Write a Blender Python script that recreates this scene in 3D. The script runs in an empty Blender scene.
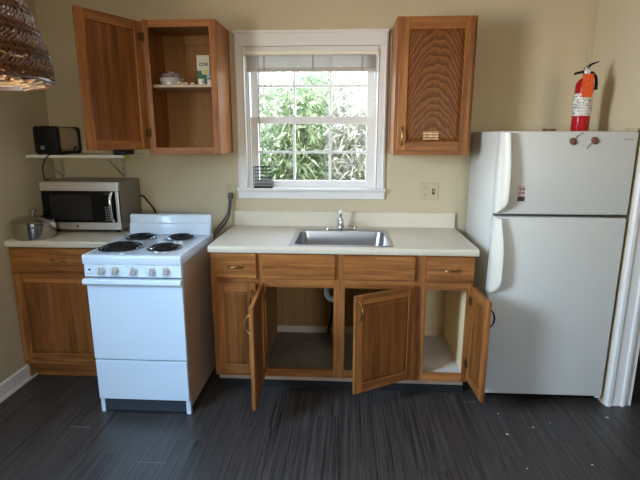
import bpy, bmesh, math, random
from mathutils import Vector, Matrix

scene = bpy.context.scene
PI = math.pi
random.seed(7)

# ------------------------------------------------------------------ camera
cam_d = bpy.data.cameras.new('camera'); cam = bpy.data.objects.new('camera', cam_d)
scene.collection.objects.link(cam); scene.camera = cam
YAW, PITCH, ROLL, FPX = -.0572, .2184, .0008, 471.56
cam_d.sensor_width = 36; cam_d.lens = FPX * 36 / 640; cam_d.clip_start = .02
fw = Vector((math.sin(YAW)*math.cos(PITCH), math.cos(YAW)*math.cos(PITCH), -math.sin(PITCH)))
rt0 = Vector((math.cos(YAW), -math.sin(YAW), 0)); up0 = rt0.cross(fw)
rt = rt0*math.cos(ROLL) + up0*math.sin(ROLL); up = rt.cross(fw)
cam.matrix_world = Matrix(((rt.x, up.x, -fw.x, .244), (rt.y, up.y, -fw.y, -3.171), (rt.z, up.z, -fw.z, 1.521), (0, 0, 0, 1)))

# ------------------------------------------------------------------ world, sun, daylight
world = bpy.data.worlds.new('sky'); scene.world = world; world.use_nodes = True
wn = world.node_tree.nodes; wl = world.node_tree.links
sky = wn.new('ShaderNodeTexSky'); sky.sky_type = 'NISHITA'; sky.sun_disc = False
sky.sun_elevation = math.radians(48); sky.sun_rotation = math.radians(160); sky.dust_density = 1.0; sky.ozone_density = 2.0
wl.new(sky.outputs[0], wn['Background'].inputs[0]); wn['Background'].inputs[1].default_value = 2.2

def light(name, kind, loc, rot, energy, col, **kw):
    d = bpy.data.lights.new(name, kind); d.energy = energy; d.color = col
    for k, v in kw.items(): setattr(d, k, v)
    o = bpy.data.objects.new(name, d); scene.collection.objects.link(o)
    o.location = loc; o.rotation_euler = rot
    return o
# sun over the roof from the camera's side: reaches the garden, not the room
light('sun', 'SUN', (0, -6, 8), (math.radians(42), 0, math.radians(72)), 8.0, (1, .97, .93), angle=.01)
# light thrown up from the ground through the left wall's window (beside the camera)
light('daylight_left_window', 'AREA', (-1.79, -2.50, 1.72), (0, -PI/2-math.radians(14), math.radians(6)), 54, (1.0, .94, .90), shape='RECTANGLE', size=.95, size_y=.70, spread=math.radians(130))
# blue skylight falling steeply through the same window
light('skylight_left_window', 'AREA', (-1.785, -2.50, 1.72), (0, -PI/2+math.radians(42), math.radians(24)), 42, (.34, .66, 1.0), shape='RECTANGLE', size=.95, size_y=.70, spread=math.radians(112))
# warm fill added at an unseen rear window; then daylight by the kitchen window
light('added_rear_fill', 'AREA', (2.0, -8.46, 1.65), (PI/2, 0, 0), 20, (1.0, .84, .72), shape='RECTANGLE', size=1.7, size_y=1.25)
light('daylight_sink_window', 'AREA', (0, .115, 1.62), (-PI/2, 0, 0), 8.5, (.86, .94, 1.0), shape='RECTANGLE', size=.76, size_y=.84)
# portals: guide the sky's own light through the three openings, the rear one added
for nm, loc, rot, sx, sy in (('portal_left', (-1.885, -2.50, 1.72), (0, -PI/2, 0), .99, .73), ('portal_rear', (2.0, -8.60, 1.65), (PI/2, 0, 0), 1.78, 1.28), ('portal_sink', (0, .128, 1.62), (-PI/2, 0, 0), .83, .88)):
    light(nm, 'AREA', loc, rot, 1, (1, 1, 1), shape='RECTANGLE', size=sx, size_y=sy).data.cycles.is_portal = True

vs = scene.view_settings
vs.view_transform = 'Standard'; vs.look = 'None'; vs.gamma = 1; vs.exposure = -.08; vs.use_curve_mapping = False

# ------------------------------------------------------------------ helpers
C = scene.collection
def lin(r, g, b):
    f = lambda c: (c/255)/12.92 if c/255 <= .04045 else ((c/255+.055)/1.055)**2.4
    return (f(r), f(g), f(b), 1)

class MB:
    """collects shapes into one bmesh (world coordinates unless the parent is rotated)"""
    def __init__(s): s.bm = bmesh.new()
    def box(s, x0, x1, y0, y1, z0, z1, bev=0, seg=2):
        t = bmesh.new(); bmesh.ops.create_cube(t, size=1)
        for v in t.verts:
            v.co = Vector(((x0+x1)/2 + v.co.x*(x1-x0), (y0+y1)/2 + v.co.y*(y1-y0), (z0+z1)/2 + v.co.z*(z1-z0)))
        if bev: bmesh.ops.bevel(t, geom=list(t.edges), offset=bev, segments=seg, affect='EDGES', profile=.5)
        s._add(t); return s
    def _add(s, t, mtx=None):
        if mtx is not None: bmesh.ops.transform(t, matrix=mtx, verts=t.verts)
        bmesh.ops.recalc_face_normals(t, faces=t.faces)
        m = bpy.data.meshes.new('tmp'); t.to_mesh(m); t.free(); s.bm.from_mesh(m); bpy.data.meshes.remove(m)
    def add(s, other, mtx=None): s._add(other.bm, mtx); return s
    def xf(s, mtx): bmesh.ops.transform(s.bm, matrix=mtx, verts=s.bm.verts); return s
    def prism(s, pts, axis, a, b, bev=0):
        """polygon pts in the two other axes (in xyz order), extruded along axis from a to b"""
        t = bmesh.new()
        def mk(p, q):
            return {'x': (q, p[0], p[1]), 'y': (p[0], q, p[1]), 'z': (p[0], p[1], q)}[axis]
        A = [t.verts.new(mk(p, a)) for p in pts]; B = [t.verts.new(mk(p, b)) for p in pts]
        t.faces.new(A); t.faces.new(list(reversed(B)))
        n = len(pts)
        for i in range(n): t.faces.new((A[i], B[i], B[(i+1) % n], A[(i+1) % n]))
        bmesh.ops.recalc_face_normals(t, faces=t.faces)
        if bev: bmesh.ops.bevel(t, geom=list(t.edges), offset=bev, segments=2, affect='EDGES', profile=.5)
        s._add(t); return s
    def tube(s, pts, r, n=8, closed=False, flat=1.0):
        t = bmesh.new(); P = [Vector(p) for p in pts]; m = len(P); rings = []
        R = r if isinstance(r, (list, tuple)) else [r]*m
        ref = None
        for i in range(m):
            a = P[(i-1) % m] if (closed or i) else P[i]
            b = P[(i+1) % m] if (closed or i < m-1) else P[i]
            d = (b-a).normalized()
            if ref is None:
                ref = Vector((0, 0, 1)) if abs(d.z) < .9 else Vector((1, 0, 0))
            u = (ref - d*ref.dot(d)).normalized(); w = d.cross(u); ref = u
            rings.append([t.verts.new(P[i] + (u*math.cos(2*PI*k/n)*flat + w*math.sin(2*PI*k/n))*R[i]) for k in range(n)])
        for i in range(m if closed else m-1):
            A, B = rings[i], rings[(i+1) % m]
            for k in range(n): t.faces.new((A[k], A[(k+1) % n], B[(k+1) % n], B[k]))
        if not closed: t.faces.new(rings[0]); t.faces.new(list(reversed(rings[-1])))
        s._add(t); return s
    def lathe(s, prof, c=(0, 0, 0), n=32, axis='z', closed=False):
        """prof: (radius, height) list; a radius of 0 closes the end"""
        t = bmesh.new(); rings = []
        for r, h in prof:
            if r < 1e-6: rings.append([t.verts.new((0, 0, h))])
            else: rings.append([t.verts.new((r*math.cos(2*PI*k/n), r*math.sin(2*PI*k/n), h)) for k in range(n)])
        m = len(rings)
        for i in range(m if closed else m-1):
            A, B = rings[i], rings[(i+1) % m]
            for k in range(n):
                k2 = (k+1) % n
                if len(A) == 1 and len(B) == 1: continue
                if len(A) == 1: t.faces.new((A[0], B[k], B[k2]))
                elif len(B) == 1: t.faces.new((A[k], A[k2], B[0]))
                else: t.faces.new((A[k], A[k2], B[k2], B[k]))
        M = Matrix.Translation(c)
        if axis == 'y': M = M @ Matrix.Rotation(PI/2, 4, 'X')     # height runs along -y
        if axis == 'x': M = M @ Matrix.Rotation(PI/2, 4, 'Y')
        s._add(t, M); return s

def wpos(p):
    v = Vector((0, 0, 0))
    while p is not None: v += p.location; p = p.parent
    return v
def obj(name, mb, mat, parent=None, smooth=False, local=False):
    """one mesh object; shapes are given in world coordinates unless local"""
    me = bpy.data.meshes.new(name)
    if parent is not None and not local:
        bmesh.ops.translate(mb.bm, vec=-wpos(parent), verts=mb.bm.verts)
    mb.bm.to_mesh(me); mb.bm.free()
    o = bpy.data.objects.new(name, me); C.objects.link(o)
    me.materials.append(mat)
    if smooth:
        me.polygons.foreach_set('use_smooth', [True]*len(me.polygons))
        me.set_sharp_from_angle(angle=math.radians(40))
    o.parent = parent
    return o
def tag(o, label, cat, group=None, kind=None):
    o['label'] = label; o['category'] = cat
    if group: o['group'] = group
    if kind: o['kind'] = kind
    return o
def thing(name, label, cat, loc, group=None):
    o = bpy.data.objects.new(name, None); C.objects.link(o); o.location = loc
    o.empty_display_size = .05
    return tag(o, label, cat, group)
def struct(name, mb, mat):
    o = obj(name, mb, mat); o['kind'] = 'structure'; return o
def dup(o, parent, loc=None):
    c = o.copy(); C.objects.link(c); c.parent = parent
    if loc is not None: c.location = loc
    return c
def text_obj(name, s, size, mat, parent, loc, rot, extrude=.0004, bold=0.0):
    cu = bpy.data.curves.new('tmp', 'FONT'); cu.body = s; cu.size = size; cu.extrude = extrude; cu.offset = bold
    cu.align_x = 'CENTER'; cu.align_y = 'CENTER'
    t = bpy.data.objects.new('tmp', cu); C.objects.link(t)
    dg = bpy.context.evaluated_depsgraph_get(); me = bpy.data.meshes.new_from_object(t.evaluated_get(dg))
    bpy.data.objects.remove(t); bpy.data.curves.remove(cu)
    o = bpy.data.objects.new(name, me); C.objects.link(o); me.materials.clear(); me.materials.append(mat)
    o.parent = parent; o.location = Vector(loc) - wpos(parent); o.rotation_euler = rot
    return o

# ------------------------------------------------------------------ materials
def base_mat(name, rough=.5, metal=0.0, spec=.5, coat=0.0):
    m = bpy.data.materials.new(name); m.use_nodes = True
    b = m.node_tree.nodes['Principled BSDF']
    b.inputs['Roughness'].default_value = rough; b.inputs['Metallic'].default_value = metal
    b.inputs['Specular IOR Level'].default_value = spec; b.inputs['Coat Weight'].default_value = coat
    return m, m.node_tree.nodes, m.node_tree.links, b
def mottled(name, col, rough=.5, metal=0.0, var=.06, scale=8, bump=0.0, bscale=60, spec=.5, coat=0.0, stretch=(1, 1, 1)):
    """paint, plastic, metal: one colour with a slight unevenness and fine relief"""
    m, N, L, b = base_mat(name, rough, metal, spec, coat)
    tc = N.new('ShaderNodeTexCoord'); mp = N.new('ShaderNodeMapping'); mp.inputs['Scale'].default_value = stretch
    L.new(tc.outputs['Object'], mp.inputs[0])
    no = N.new('ShaderNodeTexNoise'); no.inputs['Scale'].default_value = scale; no.inputs['Detail'].default_value = 4
    L.new(mp.outputs[0], no.inputs['Vector'])
    rp = N.new('ShaderNodeValToRGB'); e = rp.color_ramp.elements
    e[0].position = .3; e[1].position = .7
    e[0].color = tuple(max(0, c*(1-var)) for c in col[:3]) + (1,); e[1].color = tuple(min(1, c*(1+var)) for c in col[:3]) + (1,)
    L.new(no.outputs['Fac'], rp.inputs[0]); L.new(rp.outputs[0], b.inputs['Base Color'])
    if bump:
        n2 = N.new('ShaderNodeTexNoise'); n2.inputs['Scale'].default_value = bscale; n2.inputs['Detail'].default_value = 3
        L.new(mp.outputs[0], n2.inputs['Vector'])
        bp = N.new('ShaderNodeBump'); bp.inputs['Strength'].default_value = bump; bp.inputs['Distance'].default_value = .004
        L.new(n2.outputs['Fac'], bp.inputs['Height']); L.new(bp.outputs[0], b.inputs['Normal'])
    return m
def oak(name, axis='z', light_c=lin(178, 116, 62), dark_c=lin(94, 52, 22), cathedral=False, rough=.38, fig=1.0):
    """varnished oak: stretched grain along the axis, fine pores; optional cathedral figure"""
    m, N, L, b = base_mat(name, rough, 0, .22)
    tc = N.new('ShaderNodeTexCoord'); mp = N.new('ShaderNodeMapping')
    sc = {'x': (.5, 9, 9), 'y': (9, .5, 9), 'z': (9, 9, .5)}[axis]
    mp.inputs['Scale'].default_value = sc; L.new(tc.outputs['Object'], mp.inputs[0])
    n1 = N.new('ShaderNodeTexNoise'); n1.inputs['Scale'].default_value = 3.4; n1.inputs['Detail'].default_value = 7; n1.inputs['Distortion'].default_value = .6
    L.new(mp.outputs[0], n1.inputs['Vector'])
    n2 = N.new('ShaderNodeTexNoise'); n2.inputs['Scale'].default_value = 22; n2.inputs['Detail'].default_value = 3
    L.new(mp.outputs[0], n2.inputs['Vector'])
    mix = N.new('ShaderNodeMath'); mix.operation = 'MULTIPLY_ADD'; mix.inputs[1].default_value = .38
    L.new(n2.outputs['Fac'], mix.inputs[0])
    if cathedral:
        # nested arches: bands of z + k (x - xc)^2
        sp = N.new('ShaderNodeSeparateXYZ'); L.new(tc.outputs['Object'], sp.inputs[0])
        def op(o, a, b):
            n = N.new('ShaderNodeMath'); n.operation = o
            for i, v in enumerate((a, b)):
                if isinstance(v, (int, float)): n.inputs[i].default_value = v
                else: L.new(v, n.inputs[i])
            return n.outputs[0]
        dx = op('ADD', sp.outputs[0], .205); ar = op('MULTIPLY', op('MULTIPLY', dx, dx), 7.0)
        cv = N.new('ShaderNodeCombineXYZ'); L.new(op('MULTIPLY', dx, 1.2), cv.inputs[0]); L.new(op('ADD', op('MULTIPLY', sp.outputs[2], .9), ar), cv.inputs[2])
        wv = N.new('ShaderNodeTexWave'); wv.wave_type = 'BANDS'; wv.bands_direction = 'Z'; wv.wave_profile = 'SAW'
        wv.inputs['Scale'].default_value = 8; wv.inputs['Distortion'].default_value = 9; wv.inputs['Detail'].default_value = 4; wv.inputs['Detail Scale'].default_value = 1.1; wv.inputs['Detail Roughness'].default_value = .55
        L.new(cv.outputs[0], wv.inputs['Vector'])
        mm = N.new('ShaderNodeMath'); mm.operation = 'MULTIPLY_ADD'; mm.inputs[1].default_value = .42; mm.inputs[2].default_value = .14
        L.new(wv.outputs['Fac'], mm.inputs[0]); L.new(mm.outputs[0], mix.inputs[2])
    else:
        L.new(n1.outputs['Fac'], mix.inputs[2])
    rp = N.new('ShaderNodeValToRGB'); e = rp.color_ramp.elements
    e[0].position = .42; e[1].position = .92; e[0].color = dark_c; e[1].color = light_c
    L.new(mix.outputs[0], rp.inputs[0]); L.new(rp.outputs[0], b.inputs['Base Color'])
    bp = N.new('ShaderNodeBump'); bp.inputs['Strength'].default_value = .12; bp.inputs['Distance'].default_value = .002
    L.new(n2.outputs['Fac'], bp.inputs['Height']); L.new(bp.outputs[0], b.inputs['Normal'])
    return m
def printed(name, bg, ink, lines=60, chars=130, cover=.5, rough=.6, axes=('x', 'z')):
    """small illegible print: broken dark lines on a plain ground"""
    m, N, L, b = base_mat(name, rough)
    tc = N.new('ShaderNodeTexCoord'); sp = N.new('ShaderNodeSeparateXYZ'); L.new(tc.outputs['Object'], sp.inputs[0])
    ix = {'x': 0, 'y': 1, 'z': 2}
    def mul(sock, k):
        a = N.new('ShaderNodeMath'); a.operation = 'MULTIPLY'; a.inputs[1].default_value = k; L.new(sock, a.inputs[0]); return a.outputs[0]
    row = mul(sp.outputs[ix[axes[1]]], lines); fr = N.new('ShaderNodeMath'); fr.operation = 'FRACT'; L.new(row, fr.inputs[0])
    g = N.new('ShaderNodeMath'); g.operation = 'GREATER_THAN'; g.inputs[1].default_value = .45; L.new(fr.outputs[0], g.inputs[0])
    fl = N.new('ShaderNodeMath'); fl.operation = 'FLOOR'; L.new(row, fl.inputs[0])
    cb = N.new('ShaderNodeCombineXYZ'); L.new(mul(sp.outputs[ix[axes[0]]], chars), cb.inputs[0]); L.new(mul(fl.outputs[0], 7.3), cb.inputs[1])
    no = N.new('ShaderNodeTexNoise'); no.inputs['Scale'].default_value = 1.0; no.inputs['Detail'].default_value = 2; L.new(cb.outputs[0], no.inputs['Vector'])
    g2 = N.new('ShaderNodeMath'); g2.operation = 'GREATER_THAN'; g2.inputs[1].default_value = 1-cover; L.new(no.outputs['Fac'], g2.inputs[0])
    pr = N.new('ShaderNodeMath'); pr.operation = 'MULTIPLY'; L.new(g.outputs[0], pr.inputs[0]); L.new(g2.outputs[0], pr.inputs[1])
    mx = N.new('ShaderNodeMix'); mx.data_type = 'RGBA'; mx.inputs['A'].default_value = bg; mx.inputs['B'].default_value = ink
    L.new(pr.outputs[0], mx.inputs['Factor']); L.new(mx.outputs['Result'], b.inputs['Base Color'])
    return m
def glass(name, tint=(1, 1, 1, 1), gloss=.06, rough=.0):
    m = bpy.data.materials.new(name); m.use_nodes = True; N = m.node_tree.nodes; L = m.node_tree.links
    N.remove(N['Principled BSDF']); tr = N.new('ShaderNodeBsdfTransparent'); gl = N.new('ShaderNodeBsdfGlossy'); mx = N.new('ShaderNodeMixShader')
    tc = N.new('ShaderNodeTexCoord'); no = N.new('ShaderNodeTexNoise'); no.inputs['Scale'].default_value = 3; L.new(tc.outputs['Object'], no.inputs['Vector'])
    mr = N.new('ShaderNodeMapRange'); mr.inputs['To Min'].default_value = gloss*.6; mr.inputs['To Max'].default_value = gloss*1.4
    L.new(no.outputs['Fac'], mr.inputs[0]); L.new(mr.outputs[0], mx.inputs[0])
    tr.inputs[0].default_value = tint; gl.inputs['Roughness'].default_value = rough
    L.new(tr.outputs[0], mx.inputs[1]); L.new(gl.outputs[0], mx.inputs[2]); L.new(mx.outputs[0], N['Material Output'].inputs[0])
    return m
def floor_mat():
    m, N, L, b = base_mat('dark_streaked_vinyl', .36, 0, .45)
    tc = N.new('ShaderNodeTexCoord'); mp = N.new('ShaderNodeMapping'); mp.inputs['Scale'].default_value = (64, .8, 1)
    oi = N.new('ShaderNodeObjectInfo'); ad = N.new('ShaderNodeVectorMath'); ad.operation = 'ADD'
    cb = N.new('ShaderNodeCombineXYZ'); ml = N.new('ShaderNodeMath'); ml.operation = 'MULTIPLY'; ml.inputs[1].default_value = 9
    L.new(oi.outputs['Random'], ml.inputs[0]); L.new(ml.outputs[0], cb.inputs[0]); L.new(ml.outputs[0], cb.inputs[1])
    L.new(tc.outputs['Object'], ad.inputs[0]); L.new(cb.outputs[0], ad.inputs[1]); L.new(ad.outputs[0], mp.inputs[0])
    n1 = N.new('ShaderNodeTexNoise'); n1.inputs['Scale'].default_value = 1.6; n1.inputs['Detail'].default_value = 7; n1.inputs['Roughness'].default_value = .65
    L.new(mp.outputs[0], n1.inputs['Vector'])
    rp = N.new('ShaderNodeValToRGB'); e = rp.color_ramp.elements
    e[0].position = .36; e[1].position = .70; e[0].color = lin(27, 24, 23); e[1].color = lin(92, 84, 80)
    L.new(n1.outputs['Fac'], rp.inputs[0]); L.new(rp.outputs[0], b.inputs['Base Color'])
    mr = N.new('ShaderNodeMapRange'); mr.inputs['To Min'].default_value = .30; mr.inputs['To Max'].default_value = .50
    L.new(n1.outputs['Fac'], mr.inputs[0]); L.new(mr.outputs[0], b.inputs['Roughness'])
    bp = N.new('ShaderNodeBump'); bp.inputs['Strength'].default_value = .15; bp.inputs['Distance'].default_value = .002
    L.new(n1.outputs['Fac'], bp.inputs['Height']); L.new(bp.outputs[0], b.inputs['Normal'])
    return m
def leaf_mat(name, c0, c1):
    m, N, L, b = base_mat(name, .45, 0, .4)
    tc = N.new('ShaderNodeTexCoord'); no = N.new('ShaderNodeTexNoise'); no.inputs['Scale'].default_value = 7; no.inputs['Detail'].default_value = 3
    L.new(tc.outputs['Object'], no.inputs['Vector']); rp = N.new('ShaderNodeValToRGB'); e = rp.color_ramp.elements
    e[0].position = .35; e[1].position = .65; e[0].color = c0; e[1].color = c1
    L.new(no.outputs['Fac'], rp.inputs[0]); L.new(rp.outputs[0], b.inputs['Base Color'])
    tl = N.new('ShaderNodeBsdfTranslucent'); L.new(rp.outputs[0], tl.inputs[0])
    mx = N.new('ShaderNodeMixShader'); mx.inputs[0].default_value = .4
    L.new(b.outputs[0], mx.inputs[1]); L.new(tl.outputs[0], mx.inputs[2]); L.new(mx.outputs[0], N['Material Output'].inputs[0])
    return m

WALL = mottled('beige_wall_paint', lin(199, 185, 154), .75, var=.03, scale=2, bump=.10, bscale=90)
CEIL = mottled('ceiling_paint', lin(225, 220, 208), .85, var=.02, bump=.1)
TRIM = mottled('white_trim_paint', lin(226, 224, 220), .4, var=.02)
FLOOR = floor_mat()
SUB = mottled('dark_underlay', lin(22, 21, 21), .7)
OAKV = oak('oak_vertical_grain', 'z'); OAKH = oak('oak_horizontal_grain', 'x')
OAKP = oak('oak_door_panel', 'z', lin(150, 94, 46), lin(90, 50, 20))
OAKC = oak('oak_cathedral_panel', 'z', lin(152, 94, 44), lin(92, 50, 18), cathedral=True)
OAKIN = oak('oak_cabinet_interior', 'z', lin(160, 118, 70), lin(138, 96, 54), rough=.55)
CREAM = mottled('cream_cabinet_lining', lin(238, 216, 172), .6, var=.04)
LINER = mottled('pale_shelf_liner', lin(206, 200, 198), .55, var=.08, scale=5)
GREYBOARD = mottled('worn_grey_board', lin(128, 118, 108), .7, var=.15, scale=9, bump=.2)
BLACKBASE = mottled('black_vinyl_base', lin(20, 20, 20), .6)
PALEWOOD = mottled('pale_raw_wood', lin(196, 172, 150), .7, var=.1, scale=15)
LAM = mottled('cream_laminate', lin(216, 206, 186), .35, var=.025, scale=30)
BRASS = mottled('antique_brass', lin(150, 120, 78), .35, 1.0, var=.2, scale=40)
DKBRASS = mottled('dark_bronze_hinge', lin(100, 70, 42), .45, .6, var=.2)
STEEL = mottled('brushed_steel', lin(178, 178, 180), .28, 1.0, var=.06, scale=30, stretch=(1, 20, 20))
CHROME = mottled('polished_chrome', lin(205, 205, 208), .10, 1.0, var=.03)
ENAMEL = mottled('white_enamel', lin(216, 228, 240), .22, var=.012, coat=.3)
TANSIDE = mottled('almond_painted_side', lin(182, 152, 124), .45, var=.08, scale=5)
FRIDGE = mottled('white_pebbled_fridge', lin(206, 206, 200), .38, var=.012, bump=.10, bscale=420)
FRHAND = mottled('offwhite_handle_plastic', lin(222, 219, 206), .35, var=.02)
RUBBER = mottled('dark_gasket', lin(60, 58, 55), .6)
BLACKP = mottled('black_plastic', lin(16, 16, 17), .36, var=.1, spec=.3)
BLACKG = mottled('black_glass', lin(12, 12, 14), .10, var=.05, spec=.25)
MWSTEEL = mottled('microwave_steel', lin(220, 216, 212), .38, .85, var=.04, scale=30, stretch=(1, 20, 20))
IRON = mottled('black_coil', lin(38, 36, 36), .45, .4, var=.2, scale=30)
KNOBW = mottled('white_knob_plastic', lin(206, 210, 208), .4, var=.03)
GREYCASE = mottled('grey_painted_case', lin(132, 126, 116), .4, .3, var=.04)
PLATE = mottled('ivory_plate_plastic', lin(190, 175, 144), .4, var=.02)
GLASS = glass('window_glass')

# ------------------------------------------------------------------ the room
XL, XR, ZC, YB, XF = -1.772, 1.742, 2.56, -8.5, 5.2
fl = struct('floor', MB().box(XL-.12, XF+.1, YB-.15, .12, -.06, -.006), SUB)
PW, PL = .180, 1.22
pm = MB().box(-PW/2+.0003, PW/2-.0003, -PL/2+.0003, PL/2-.0003, -.006, 0, .0004, 1)
p0 = obj('plank', pm, FLOOR, fl, local=True)
first = True
nx = int((3.28-XL)/PW)+1        # planks as far as the camera side of the room, plain beyond
for i in range(nx):
    x = XL+PW*(i+.5)+.02; off = (i*0.447) % 1.0*PL
    y = .10-off+PL/2-.35
    while y > -5.2:
        if first: p0.location = (x, y, 0); first = False
        else: dup(p0, fl, (x, y, 0))
        y -= PL
# back wall with the kitchen window's opening
WX0, WX1, WZ0, WZ1 = -.425, .435, 1.165, 2.075
m = MB().box(XL-.12, WX0, 0, .13, 0, ZC).box(WX1, XR+.12, 0, .13, 0, ZC).box(WX0, WX1, 0, .13, 0, WZ0).box(WX0, WX1, 0, .13, WZ1, ZC)
struct('wall_back', m, WALL)
# left wall with a window beside the camera
LY0, LY1, LZ0, LZ1 = -2.87, -2.13, 1.22, 2.22
m = MB().box(XL-.12, XL, LY1, 0, 0, ZC).box(XL-.12, XL, YB, LY0, 0, ZC).box(XL-.12, XL, LY0, LY1, 0, LZ0).box(XL-.12, XL, LY0, LY1, LZ1, ZC)
struct('wall_left', m, WALL)
# right wall: alcove side of the refrigerator, then a return facing the camera with a doorway
YR = -.615
struct('wall_right', MB().box(XR, XR+.02, YR+.11, 0, 0, ZC), WALL)
DX0, DX1, DZ = 1.875, 2.68, 2.06
m = MB().box(XR, DX0, YR, YR+.11, 0, ZC).box(DX1, XF+.1, YR, YR+.11, 0, ZC).box(DX0, DX1, YR, YR+.11, DZ, ZC)
struct('wall_right_return', m, WALL)
struct('wall_right_far', MB().box(XF, XF+.1, YB, YR, 0, ZC), WALL)
FX0, FX1, FZ0, FZ1 = 1.1, 2.9, 1.0, 2.3
m = MB().box(XL-.12, FX0, YB-.12, YB, 0, ZC).box(FX1, XF+.1, YB-.12, YB, 0, ZC).box(FX0, FX1, YB-.12, YB, 0, FZ0).box(FX0, FX1, YB-.12, YB, FZ1, ZC)
struct('wall_front', m, WALL)
struct('ceiling', MB().box(XL-.12, XF+.1, YB-.12, .13, ZC, ZC+.16), CEIL)
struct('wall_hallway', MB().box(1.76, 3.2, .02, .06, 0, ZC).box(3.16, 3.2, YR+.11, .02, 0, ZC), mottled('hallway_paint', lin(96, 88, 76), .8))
# baseboard along the left wall
struct('baseboard_left', MB().prism([(XL, 0), (XL+.022, 0), (XL+.022, .012), (XL+.014, .024), (XL+.012, .088), (XL+.004, .10), (XL, .10)], 'y', YB, -.475), TRIM)
# casing around the doorway: two fluted strips and a flat, as in the photograph
cz = DZ+.10
def casing_profile(x0, s):
    return [(x0, YR), (x0, YR-.016), (x0+s*.010, YR-.026), (x0+s*.024, YR-.026), (x0+s*.030, YR-.017), (x0+s*.074, YR-.015), (x0+s*.080, YR-.024), (x0+s*.092, YR-.024), (x0+s*.098, YR-.012), (x0+s*.112, YR-.010), (x0+s*.112, YR)]
m = MB().prism(casing_profile(DX0-.129, 1.13), 'z', 0, cz).prism(casing_profile(DX1+.115, -1), 'z', 0, cz)
m.box(DX0-.003, DX1+.003, YR-.022, YR, DZ, cz)
m.box(DX0, DX0+.018, YR-.008, YR+.12, 0, DZ).box(DX1-.018, DX1, YR-.008, YR+.12, 0, DZ)
struct('trim_1', m, TRIM)

# ------------------------------------------------------------------ kitchen window
def empty_struct(name, loc):
    o = bpy.data.objects.new(name, None); C.objects.link(o); o.location = loc; o['kind'] = 'structure'; return o
w1 = empty_struct('window_1', (0, 0, 1.10))
def cas_prof(x0, s):
    return [(x0, -.001), (x0, -.018), (x0+s*.010, -.024), (x0+s*.020, -.018), (x0+s*.050, -.014), (x0+s*.058, -.020), (x0+s*.064, -.012), (x0+s*.064, -.001)]
obj('casing', MB().prism(cas_prof(-.487, 1), 'z', 1.176, 2.163), TRIM, w1)
obj('casing', MB().prism(cas_prof(.490, -1), 'z', 1.176, 2.163), TRIM, w1)
obj('head_casing', MB().box(-.4865, .4895, -.020, -.001, 2.072, 2.150, .003).box(-.490, .493, -.026, -.001, 2.148, 2.166, .003), TRIM, w1)
obj('stool', MB().box(-.497, .500, -.048, .04, 1.156, 1.176, .006), TRIM, w1)
obj('apron', MB().box(-.490, .493, -.022, -.001, 1.103, 1.156, .003), TRIM, w1)
obj('jamb', MB().box(-.425, -.412, 0, .125, 1.176, 2.072).box(.422, .435, 0, .125, 1.176, 2.072).box(-.412, .422, 0, .125, 2.050, 2.072).box(-.412, .422, .04, .125, 1.158, 1.176), TRIM, w1)
obj('stop', MB().box(-.412, -.400, .008, .020, 1.176, 2.05).box(.410, .422, .008, .020, 1.176, 2.05), TRIM, w1)
def sash(y, z0, z1, g0, g1, zm):
    x0, x1, gx0, gx1 = -.400, .412, -.352, .366
    s = obj('sash', MB().box(x0, gx0, y, y+.032, z0, z1, .002).box(gx1, x1, y, y+.032, z0, z1, .002).box(gx0, gx1, y+.0005, y+.0315, z0, g0).box(gx0, gx1, y+.0005, y+.0315, g1, z1), TRIM, w1)
    mx = [gx0+(gx1-gx0)/3, gx0+(gx1-gx0)*2/3]
    for x in mx: obj('muntin', MB().box(x-.008, x+.008, y+.006, y+.026, g0, g1, .003), TRIM, s)
    obj('muntin', MB().box(gx0, gx1, y+.0065, y+.0255, zm-.008, zm+.008, .003), TRIM, s)
    xs = [gx0]+mx+[gx1]; zs = [g0, zm, g1]
    for a in range(3):
        for b in range(2):
            obj('pane', MB().box(xs[a]+.001, xs[a+1]-.001, y+.015, y+.018, zs[b]+.001, zs[b+1]-.001), GLASS, s)
    return s
lower = sash(.022, 1.176, 1.640, 1.222, 1.596, 1.411)
upper = sash(.060, 1.600, 2.050, 1.643, 2.020, 1.838)
for x in (-.12, .13):
    obj('sash_lock', MB().box(x-.022, x+.022, .026, .050, 1.640, 1.650, .003).box(x-.004, x+.020, .020, .034, 1.650, 1.656, .002), TRIM, lower)
# raised blind
bl = thing('window_blind', 'raised white slatted blind bunched at the top of the kitchen window', 'blind', (0, -.02, 1.92))
BLIND = mottled('white_blind_vinyl', lin(186, 178, 166), .5, var=.02)
obj('head_rail', MB().box(-.408, .418, -.030, .006, 2.020, 2.049, .003), TRIM, bl)
obj('valance_tube', MB().tube([(-.415, -.036, 2.024), (.424, -.034, 2.024)], .012, 12), mottled('cream_rail', lin(244, 238, 220), .4), bl, smooth=True)
sl = None
for k in range(20):
    z = 2.012-k*.0040
    if sl is None:
        sl = obj('slat', MB().prism([(-.030, 0), (-.018, .0022), (-.004, .0030), (.004, .0022), (.004, .0012), (-.004, .0018), (-.018, .0010), (-.030, -.0012)], 'x', -.404, .414), BLIND, bl, local=True)
        sl.location = (0, 0, z-1.92)
    else: dup(sl, bl, (0, 0, z-1.92))
obj('bottom_rail', MB().box(-.404, .414, -.046, -.016, 1.914, 1.938, .003), BLIND, bl)
for x in (-.29, .02, .33): obj('ladder_cord', MB().box(x-.006, x+.006, -.052, -.050, 1.917, 2.012), mottled('ladder_tape', lin(168, 160, 150), .7), bl)
obj('tilt_wand', MB().tube([(-.325, -.052, 2.01), (-.328, -.056, 1.7), (-.330, -.054, 1.30)], .0035, 6), mottled('clear_wand', lin(150, 148, 142), .3), bl, smooth=True)
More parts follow.
